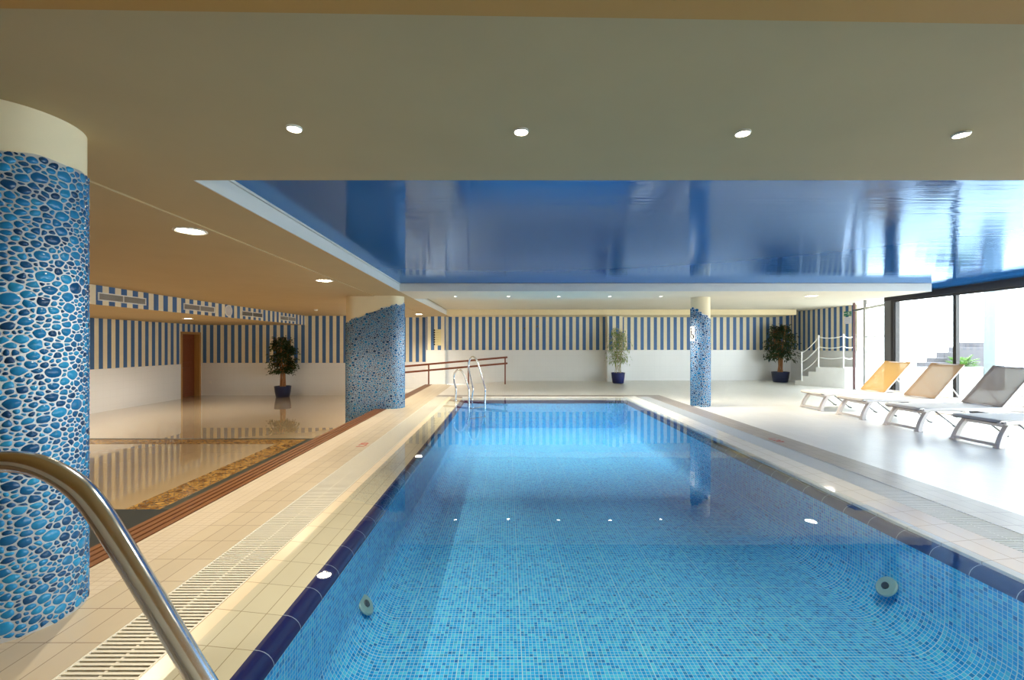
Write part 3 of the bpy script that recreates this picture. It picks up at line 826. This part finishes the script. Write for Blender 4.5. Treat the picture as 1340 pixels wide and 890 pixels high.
n1 = [(0,0),(0,.5),(.0,.86),(.05,.98),(.16,1.055),(.30,1.072),(.39,1.066),(.475,1.032),(.535,.980),(.62,.87),(.80,.622),(1.0,.345),(1.05,.2),(1.05,-.1)]
n2 = [(0,0),(0,.4),(.0,.6),(.06,.70),(.18,.74),(.32,.70),(.5,.56),(.96,.2),(1,.05),(1,-.1)]
ladder((-1.29,.90), (-1.29,.45), (1,-.04), n1, n2, .87, .8, 'chrome pool hand rail beside the thick pebble column')

# ------------------------------------------------------------------ plants
def pot_plant(name, x, y, z, pw, ph, hgt, spread, nleaf, label, potm, leafm, stemm, style, seed):
    t = empty(name, (x,y,z), label, 'plant', 'potted plants along the far walls'); r = random.Random(seed)
    w = pw/2
    b = NB(); lathe(b, [(0,0),(w*.76,0),(w*.80,.01),(w*.92,ph*.5),(w*.985,ph*.9),(w*1.0,ph*.96),(w*1.0,ph),(w*.93,ph),(w*.90,ph-.05),(0,ph-.05)], 36)
    p = obj('pot', b, potm, t, smooth=True)
    b = NB(); lathe(b, [(0,ph-.03),(w*.6,ph-.034),(w*.905,ph-.045)], 24); obj('soil', b, M_soil, t)
    top = hgt; fol = NB(); stems = NB(); tips = []
    ns = {'ficus': 4, 'bamboo': 7}[style]
    for k in range(ns):
        a = 2*PI*k/ns+r.uniform(-.3,.3); rr = w*(.28 if style == 'ficus' else .45)
        p0 = Vector((rr*math.cos(a), rr*math.sin(a), ph-.05))
        p1 = Vector((rr*.8*math.cos(a+.6), rr*.8*math.sin(a+.6), ph+(top-ph)*.3))
        p2 = Vector((spread*.35*math.cos(a), spread*.35*math.sin(a), ph+(top-ph)*.62))
        p3 = Vector((spread*.5*math.cos(a+.2), spread*.5*math.sin(a+.2), top*r.uniform(.86,.97)))
        path = catmull([p0,p1,p2,p3], 6)
        th = .034 if style == 'ficus' else .011
        tube(stems, path, [th*(1-.75*i/(len(path)-1)) for i in range(len(path))], 7)
        st = 6 if style == 'ficus' else 5
        for i in range(st, len(path)):
            for q in range(3 if style == 'ficus' else 2):
                a2 = r.uniform(0, 2*PI); q0 = path[i]; f = i/(len(path)-1)
                env = spread*math.sin(PI*min(1, max(.12, (q0.z-ph*1.1)/(top-ph*1.1)*.78+.14)))
                tgt = Vector((math.cos(a2)*env, math.sin(a2)*env, q0.z+r.uniform(-.12,.18)))
                tgt = q0.lerp(tgt, r.uniform(.5,1.0))
                tgt.z = min(tgt.z, top)
                tube(stems, [q0, q0.lerp(tgt,.5)+Vector((0,0,.04)), tgt], [.006,.005,.002], 4)
                tips.append((q0, tgt))
    per = max(1, nleaf//len(tips))
    for q0, tgt in tips:
        for j in range(per):
            p = q0.lerp(tgt, r.uniform(.25,1.08)) + Vector((r.gauss(0,.035), r.gauss(0,.035), r.gauss(0,.035)))
            d = (tgt-q0).normalized()*.6 + Vector((r.uniform(-1,1), r.uniform(-1,1), r.uniform(-.9,.25)))
            if style == 'ficus': p.y = min(p.y, .36); leaf(fol, p, d, Vector((0,0,1)), r.uniform(.08,.13), r.uniform(.035,.055), .25)
            else: p.y = min(p.y, .36); leaf(fol, p, d, Vector((0,0,1)), r.uniform(.09,.16), r.uniform(.020,.030), .3)
    obj('stems', stems, stemm, t, smooth=True)
    obj('foliage', fol, leafm, t, recalc=False)
pot_plant('potted_ficus', -7.43, 14.56, LZ, .52, .37, 2.02, .50, 2100, 'dark leafy potted ficus on the lower floor against the striped wall', M_potd, M_leaf_dark, M_bark, 'ficus', 11)
pot_plant('potted_bamboo', 3.79, 14.92, 0, .47, .36, 1.86, .45, 800, 'light green bamboo in a glossy blue pot at the wall corner', M_pot, M_leaf_light, M_cane, 'bamboo', 5)
pot_plant('potted_ficus', 9.58, 15.35, 0, .56, .36, 2.02, .58, 2100, 'dark leafy potted ficus beside the rope-railed stair', M_potd, M_leaf_dark, M_bark, 'ficus', 23)

# ------------------------------------------------------------------ sun loungers
def lounger(y, back, labels):
    t = empty('sun_lounger', (6.20,y,0), labels, 'sun lounger', 'row of sun loungers by the window')
    W = .30
    def legframe(bx, tx, curve, feet=True):
        b = NB()
        for sg in (-1, 1):
            for i in range(8):
                q0, q1 = i/8, (i+1)/8
                f = lambda q: (bx+(tx-bx)*q+curve*math.sin(PI*q), .012+.293*q, sg*(.275-.02*q))
                a, c = f(q0), f(q1); wx = .030
                hexa(b, [(a[0]-wx,a[2]-.030,a[1]),(a[0]+wx,a[2]-.030,a[1]),(a[0]+wx,a[2]+.030,a[1]),(a[0]-wx,a[2]+.030,a[1])],
                        [(c[0]-wx,c[2]-.026,c[1]),(c[0]+wx,c[2]-.026,c[1]),(c[0]+wx,c[2]+.026,c[1]),(c[0]-wx,c[2]+.026,c[1])])
            rbox(b, bx-.035, bx+.035, sg*.275-.045, sg*.275+.045, 0, .016, .004, 1)
        rbox(b, bx-.022, bx+.022, -.275, .275, .020, .058, .008, 2)
        rbox(b, tx-.026, tx+.026, -.255, .255, .255, .31, .008, 2)
        bmesh.ops.remove_doubles(b, verts=b.verts[:], dist=1e-5)
        return b
    obj('leg_frame', legframe(0, .15, -.02), M_lframe, t)
    obj('leg_frame', legframe(1.86, 1.70, .02), M_lframe, t)
    for sg in (-1, 1):
        b = NB(); tube(b, catmull([(.05,sg*W,.318),(.25,sg*W,.332),(1.0,sg*W,.335),(1.9,sg*W,.335)], 5), .022, 10, sx=.8, sy=1.15); obj('side_rail', b, M_lframe, t, smooth=True)
        b = NB(); tube(b, [(.32,sg*.20,.30),(.62,sg*.20,.07)], .010, 8); tube(b, [(.60,sg*.20,.075),(.66,sg*.20,.055)], .014, 8); obj('brace', b, M_alu_grey, t, smooth=True)
    b = NB(); rbox(b, 1.84, 1.90, -W, W, .315, .355, .008, 2); obj('end_rail', b, M_lframe, t)
    # seat sling with a rolled front lip
    b = NB(); prof = [(-.02,.328),(-.005,.347),(.05,.360),(.35,.356),(.8,.350),(1.25,.362)]
    rows = [[b.verts.new((x, yy, z-(.010*math.cos(yy/W*PI/2) if 0 < i < 5 else 0))) for yy in [W*(-1+k/5) for k in range(11)]] for i, (x, z) in enumerate(catmullxz(prof))]
    for r0, r1 in zip(rows, rows[1:]):
        for k in range(10): b.faces.new([r0[k], r0[k+1], r1[k+1], r1[k]])
    o = obj('seat_sling', b, M_seat, t, smooth='all'); md = o.modifiers.new('thickness', 'SOLIDIFY'); md.thickness = .012
    b = NB(); rbox(b, -.03, .08, -W+.03, W-.03, .313, .326, .005, 1); obj('front_hem', b, M_dark_sling, t)
    # backrest
    hx, hz, tx, tz = 1.25, .365, 1.765, .945
    d = Vector((tx-hx, 0, tz-hz)); n = Vector((-d.z, 0, d.x)).normalized()
    fr = NB()
    for sg in (-1, 1): tube(fr, [(hx,sg*(W-.025),hz-.01),(tx,sg*(W-.025),tz)], .015, 8)
    tube(fr, [(tx,-W+.025,tz),(tx,W-.025,tz)], .015, 8); tube(fr, [(hx,-W+.025,hz),(hx,W-.025,hz)], .013, 8)
    obj('back_frame', fr, M_lframe, t, smooth=True)
    b = NB(); rows = []
    for i in range(9):
        q = -.01+1.03*i/8
        rows.append([b.verts.new(Vector((hx,0,hz))+d*q+Vector((0,W*(-1+k/5),0))+n*(.020-.012*math.cos(k/5*PI/2-PI/2))) for k in range(11)])
    for r0, r1 in zip(rows, rows[1:]):
        for k in range(10): b.faces.new([r0[k], r0[k+1], r1[k+1], r1[k]])
    obj('back_sling', b, back, t, smooth='all')
    b = NB()
    for sg in (-1, 1): tube(b, [(1.52,sg*.22,.655),(1.78,sg*.22,.345)], .010, 8)
    tube(b, [(1.78,-.22,.345),(1.78,.22,.345)], .010, 8)
    obj('back_support', b, M_lframe, t, smooth=True)
def catmullxz(p): return [(v.x, v.z) for v in catmull([(x,0,z) for x, z in p], 4)]
lounger(8.93, M_slingA, 'sun lounger with backrest coloured golden as if lamp-lit, next to the dark window post')
lounger(7.92, M_slingB, 'sun lounger with backrest toned tan as if half lit, second from the dark window post')
lounger(6.88, M_slingC, 'sun lounger with backrest toned grey taupe as if shaded, third from the dark window post')
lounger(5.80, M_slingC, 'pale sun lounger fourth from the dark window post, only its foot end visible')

# ------------------------------------------------------------------ small wall things
def vent(y0, y1, label, dark=False):
    t = empty('air_vent', (SX,y0,2.06), label, 'vent', 'air vents in the striped soffit')
    w = y1-y0; b = NB()
    for (a,c,z0,z1) in ((0,w,0,.018),(0,w,.122,.14),(0,.018,.018,.122),(w-.018,w,.018,.122),(w/2-.01,w/2+.01,.018,.122)): box(b, 0, .014, a, c, z0, z1)
    obj('frame', b, M_plastic, t)
    b = NB(); box(b, .001, .003, .018, w-.018, .018, .122); obj('backing', b, M_dark if dark else M_alu_grey, t)
    b = NB()
    for k in range(8): hexa(b, *[[(.003,.018,z),(.010,.018,z-.006),(.010,w-.018,z-.006),(.003,w-.018,z)] for z in (.026+k*.0125, .026+k*.0125+(.003 if dark else .006))])
    obj('louvres', b, M_vent, t)
vent(7.43, 8.42, 'soffit air vent nearest the thick pebble column, largest of four')
vent(9.40, 10.40, 'second soffit air vent from the thick pebble column, before the round speaker')
vent(11.46, 12.45, 'third soffit air vent, dark louvres, just past the round speaker', True)
vent(13.40, 14.40, 'last soffit air vent, closest to the back wall')
t = empty('wall_speaker', (SX,10.92,2.15), 'round white speaker between the vents on the striped soffit', 'speaker')
b = NB(); lathe(b, [(0,0),(.14,0),(.145,.012),(.13,.02),(.12,.014),(0,.018)], 36); bmesh.ops.rotate(b, matrix=Matrix.Rotation(PI/2,3,'Y'), verts=b.verts[:]); obj('housing', b, M_plastic, t, smooth=True)
b = NB(); lathe(b, [(0,.0185),(.118,.0155),(.118,.017),(0,.021)], 36); bmesh.ops.rotate(b, matrix=Matrix.Rotation(PI/2,3,'Y'), verts=b.verts[:]); obj('grille', b, plain('speaker_grille', (.62,.62,.64), .6), t, smooth=True)
def socket(x, y, z, label, ax=0):
    t = empty('wall_socket', (x,y,z), label, 'socket', 'white wall sockets')
    b = NB(); rbox(b, -.042, .042, -.014, 0, -.042, .042, .006, 2); obj('plate', b, M_plastic, t)
    b = NB(); lathe(b, [(0,0),(.022,0),(.022,.004),(.018,.004),(.018,.001),(0,.001)], 20); bmesh.ops.rotate(b, matrix=Matrix.Rotation(PI/2,3,'X'), verts=b.verts[:]); bmesh.ops.translate(b, vec=(0,-.014,0), verts=b.verts[:]); obj('insert', b, M_plastic, t)
socket((275-CX)/K*15.08, 15.082, H-(500.5-CY)/K*15.08, 'white wall socket low between the wooden door and the ficus')
socket((541-CX)/K*15.93, 15.932, H-(494-CY)/K*15.93, 'white wall socket below the ramp handrail near the wide pillar')
for px, py, lab in ((667,430,'small dark hook on the striped wall, closest to the rules board'), (686.5,430,'small dark hook on the striped wall, middle of three'), (703,427.5,'small dark hook on the striped wall, closest to the bamboo')):
    Y = 15.83; t = empty('wall_hook', ((px-CX)/K*Y, Y, H-(py-CY)/K*Y), lab, 'hook', 'wall hooks')
    b = NB(); rbox(b, -.03, .03, -.012, 0, -.03, .05, .004, 1); obj('plate', b, M_alu_grey, t)
    b = NB(); tube(b, catmull([(0,-.01,0),(0,-.06,-.02),(0,-.075,.02)], 5), .009, 7); obj('prong', b, M_alu, t, smooth=True)
# rules board
x0, x1 = (567.3-CX)/K*15.58, (577.0-CX)/K*15.58; z0, z1 = H-(452.2-CY)/K*15.58, H-(431-CY)/K*15.58
t = empty('rules_board', (x0,15.598,z0), 'pale yellow notice board with a column of dark icons on the striped pier', 'sign')
b = NB(); rbox(b, .03, x1-x0, -.02, 0, 0, z1-z0, .004, 1); obj('board', b, M_yellowboard, t)
for k in range(7):
    zz = (z1-z0)*(.07+.145*k)
    b = NB(); lathe(b, [(0,0),(.030,0),(.030,.01),(0,.01)], 16); bmesh.ops.rotate(b, matrix=Matrix.Rotation(PI/2,3,'X'), verts=b.verts[:]); bmesh.ops.translate(b, vec=(.03,-.02,zz), verts=b.verts[:]); obj('icon', b, M_black, t)
b = NB()
for k in range(7):
    zz = (z1-z0)*(.07+.145*k)
    box(b, .075, .21, -.0215, -.02, zz+.008, zz+.014); box(b, .075, .18, -.0215, -.02, zz-.012, zz-.006)
obj('printed_lines', b, plain('faded_print', (.55,.47,.25), .6), t)
# exit sign + notice on the side wall
t = empty('exit_sign', (XR,13.37,2.212), 'green running-man exit sign with arrow on the striped side wall', 'sign')
b = NB(); rbox(b, -.02, 0, -.22, .22, 0, .15, .004, 1); obj('plate', b, M_green, t)
b = NB(); box(b, -.02, 0, -.22, .22, -.045, -.012); obj('lower_strip', b, M_green, t)
b = NB()
xw = -.0215
def q(y0,y1,z0,z1): box(b, xw, -.02, y0, y1, z0, z1)
q(.02,.19,.062,.088)                                   # arrow shaft, then its head
hexa(b, [(xw,.19,.035),(xw,.215,.075),(xw,.19,.115)], [(-.02,.19,.035),(-.02,.215,.075),(-.02,.19,.115)])
q(-.19,-.02,.018,.026); q(-.19,-.182,.018,.13); q(-.03,-.02,.018,.13); q(-.19,-.02,.124,.132)
lathe(b, [(0,-.012),(.012,0),(0,.012)], 8, (xw,-.09,.108))
for pts in ([(-.10,.095),(-.112,.06)], [(-.112,.06),(-.085,.045),(-.09,.028)], [(-.112,.06),(-.135,.045),(-.15,.05)], [(-.10,.09),(-.075,.075)], [(-.10,.09),(-.13,.085)]):
    tube(b, [(xw,y,z) for y,z in pts], .006, 5)
obj('pictogram', b, M_plastic, t)
t.scale = (1, .64, .72)
t = empty('paper_notice', (XR,13.37,1.945), 'pale lilac paper notice below the green exit sign', 'notice')
b = NB(); box(b, -.004, 0, -.20, .20, 0, .18); obj('sheet', b, M_paper, t)
b = NB()
for k in range(5): box(b, -.005, -.004, -.15, .15-.04*(k%2), .03+.028*k, .036+.028*k)
obj('print', b, plain('notice_print', (.42,.42,.50), .6), t)
t.scale = (1, .66, 1.12)
# depth marks on the deck tiles
def text_mark(body, loc, rz, size, label):
    cu = bpy.data.curves.new('depth_mark', 'FONT'); cu.body = body; cu.size = size; cu.extrude = .0008; cu.align_x = 'CENTER'; cu.align_y = 'CENTER'
    tmp = bpy.data.objects.new('tmp', cu); COL.objects.link(tmp)
    dg = bpy.context.evaluated_depsgraph_get(); me = bpy.data.meshes.new_from_object(tmp.evaluated_get(dg)); bpy.data.objects.remove(tmp)
    me.materials.clear(); me.materials.append(M_red)
    o = bpy.data.objects.new('depth_mark', me); o.location = loc; o.rotation_euler = (0,0,rz); link(o)
    tag(o, label, 'marking', 'red depth marks on the pool deck')
text_mark('1,20', (-1.875,5.72,.0012), PI/2, .15, 'red depth numerals on the beige tiles beside the cream grate')
text_mark('1,20', (3.69,6.02,.0012), -PI/2, .15, 'red depth numerals on the grey tiles of the lounger side')
# smoke detector
t = empty('smoke_detector', (-5.35,12.3,zc(9)-.012), 'small white smoke detector on the ceiling above the ficus', 'detector')
b = NB(); lathe(b, [(0,0),(.055,0),(.055,-.02),(.04,-.045),(0,-.05)], 24); obj('housing', b, M_plastic, t, smooth=True)
b = NB(); lathe(b, [(0,-.049),(.012,-.049),(.010,-.056),(0,-.057)], 12); obj('sensor', b, M_vent, t)

# ------------------------------------------------------------------ downlights
def downlight(x, y, z, r, label, power, group, m=None, col=(1,.87,.67), ang=135):
    m = m or M_disc
    t = empty('ceiling_downlight', (x,y,z), label, 'ceiling light', group)
    b = NB(); lathe(b, [(r*1.28,.001),(r*1.30,-.006),(r*1.15,-.011),(r*1.0,-.004),(r*1.0,.001)], 32); obj('trim_ring', b, M_plastic, t, smooth=True)
    b = NB(); lathe(b, [(0,-.002),(r,-.002),(r,-.0045),(0,-.006)], 28); obj('lamp', b, m, t, smooth=True)
    ld = bpy.data.lights.new('spot', 'SPOT'); ld.energy = power; ld.color = col; ld.spot_size = math.radians(ang); ld.spot_blend = .9; ld.shadow_soft_size = .03
    lo = bpy.data.objects.new('downlight_beam', ld); lo.location = (x, y, z-.03); link(lo)
def at_ceiling(px, py, dz=0.0):
    Y = 5.0
    for _ in range(30): Y = (zc(Y)+dz-H)*K/(CY-py)
    return (px-CX)/K*Y, Y, zc(Y)+dz
G1 = 'downlights in the ceiling over the near pool end'
names = ('closest to the thick pebble column', 'second from the thick pebble column', 'third from the thick pebble column', 'farthest from the thick pebble column')
for (px, py), nm in zip(((385,167),(682,171),(972,173),(1258,175)), names):
    x, y, z = at_ceiling(px, py); downlight(x, y, z, .029, 'small round downlight in the big beige ceiling, '+nm, 78, G1)
G2 = 'downlights in the far ceiling beam'
names = ('first from the wide pillar', 'second from the wide pillar', 'middle of five', 'fourth from the wide pillar', 'closest to the slim column')
for px, nm in zip((596,665,731,798,865), names):
    Y = 9.06; downlight((px-CX)/K*Y, Y, zc(Y), .030, 'tiny downlight in the far white beam, '+nm, 140, G2, M_disc_far, (1,.90,.74))
G3 = 'wide downlights in the brown side ceiling'
for px, py, nm in ((249,302,'wide bright downlight in the brown ceiling beside the thick column'), (424,367,'wide downlight in the brown ceiling in front of the wide pillar'), (548,411,'wide downlight above the ramp, past the wide pillar')):
    x, y, z = at_ceiling(px, py, -.012); downlight(x, y, z, .105, nm, 170, G3, col=(1,.84,.62))
downlight(-8.25, 11.35, SZ, .10, 'wide downlight under the striped soffit near the wooden door', 170, G3, col=(1,.92,.80))
downlight(-8.25, 8.1, SZ, .10, 'added wide downlight under the striped soffit, unseen behind the thick column', 170, G3, col=(1,.92,.80))  # unseen lamp added to brighten the lower room
downlight(-8.25, 4.9, SZ, .10, 'added unseen downlight under the striped soffit, the one farthest from the wooden door', 170, G3, col=(1,.92,.80))  # second unseen soffit lamp, added for more light on the lower floor
downlight(-2.96, 10.7, zc(9)-.012, .105, 'wide downlight in the brown ceiling hidden behind the wide pillar', 170, G3, col=(1,.82,.58))  # unseen lamp following the row's spacing, put in to light the lower room
downlight(6.26, 9.02, zc(9), .10, 'wide downlight in the white ceiling beyond the loungers', 160, G3, M_disc_far, col=(1,.88,.7))

# ------------------------------------------------------------------ daylight
w = bpy.data.worlds.new('sky'); scene.world = w; w.use_nodes = True
nt = w.node_tree; nt.nodes.clear()
bg = nt.nodes.new('ShaderNodeBackground'); bg.inputs[0].default_value = (.86,.95,1,1); bg.inputs[1].default_value = 6.0
ow = nt.nodes.new('ShaderNodeOutputWorld'); nt.links.new(bg.outputs[0], ow.inputs[0])
# ------------------------------------------------------------------ camera
cam = bpy.data.cameras.new('camera'); co = bpy.data.objects.new('camera', cam); link(co)
co.location = (0,0,H); co.rotation_euler = (PI/2,0,0)
cam.sensor_width = 36; cam.lens = K/1340*36; cam.shift_x = 7/1340; cam.shift_y = 6/1340; cam.clip_start = .02
scene.camera = co
vs = scene.view_settings; vs.view_transform = 'Standard'; vs.look = 'None'; vs.gamma = 1; vs.use_curve_mapping = False; vs.exposure = 0.70
cy = scene.cycles
cy.use_denoising = True; cy.max_bounces = 10; cy.diffuse_bounces = 6; cy.glossy_bounces = 5; cy.transparent_max_bounces = 16
cy.sample_clamp_indirect = 6; cy.caustics_reflective = False; cy.blur_glossy = .5
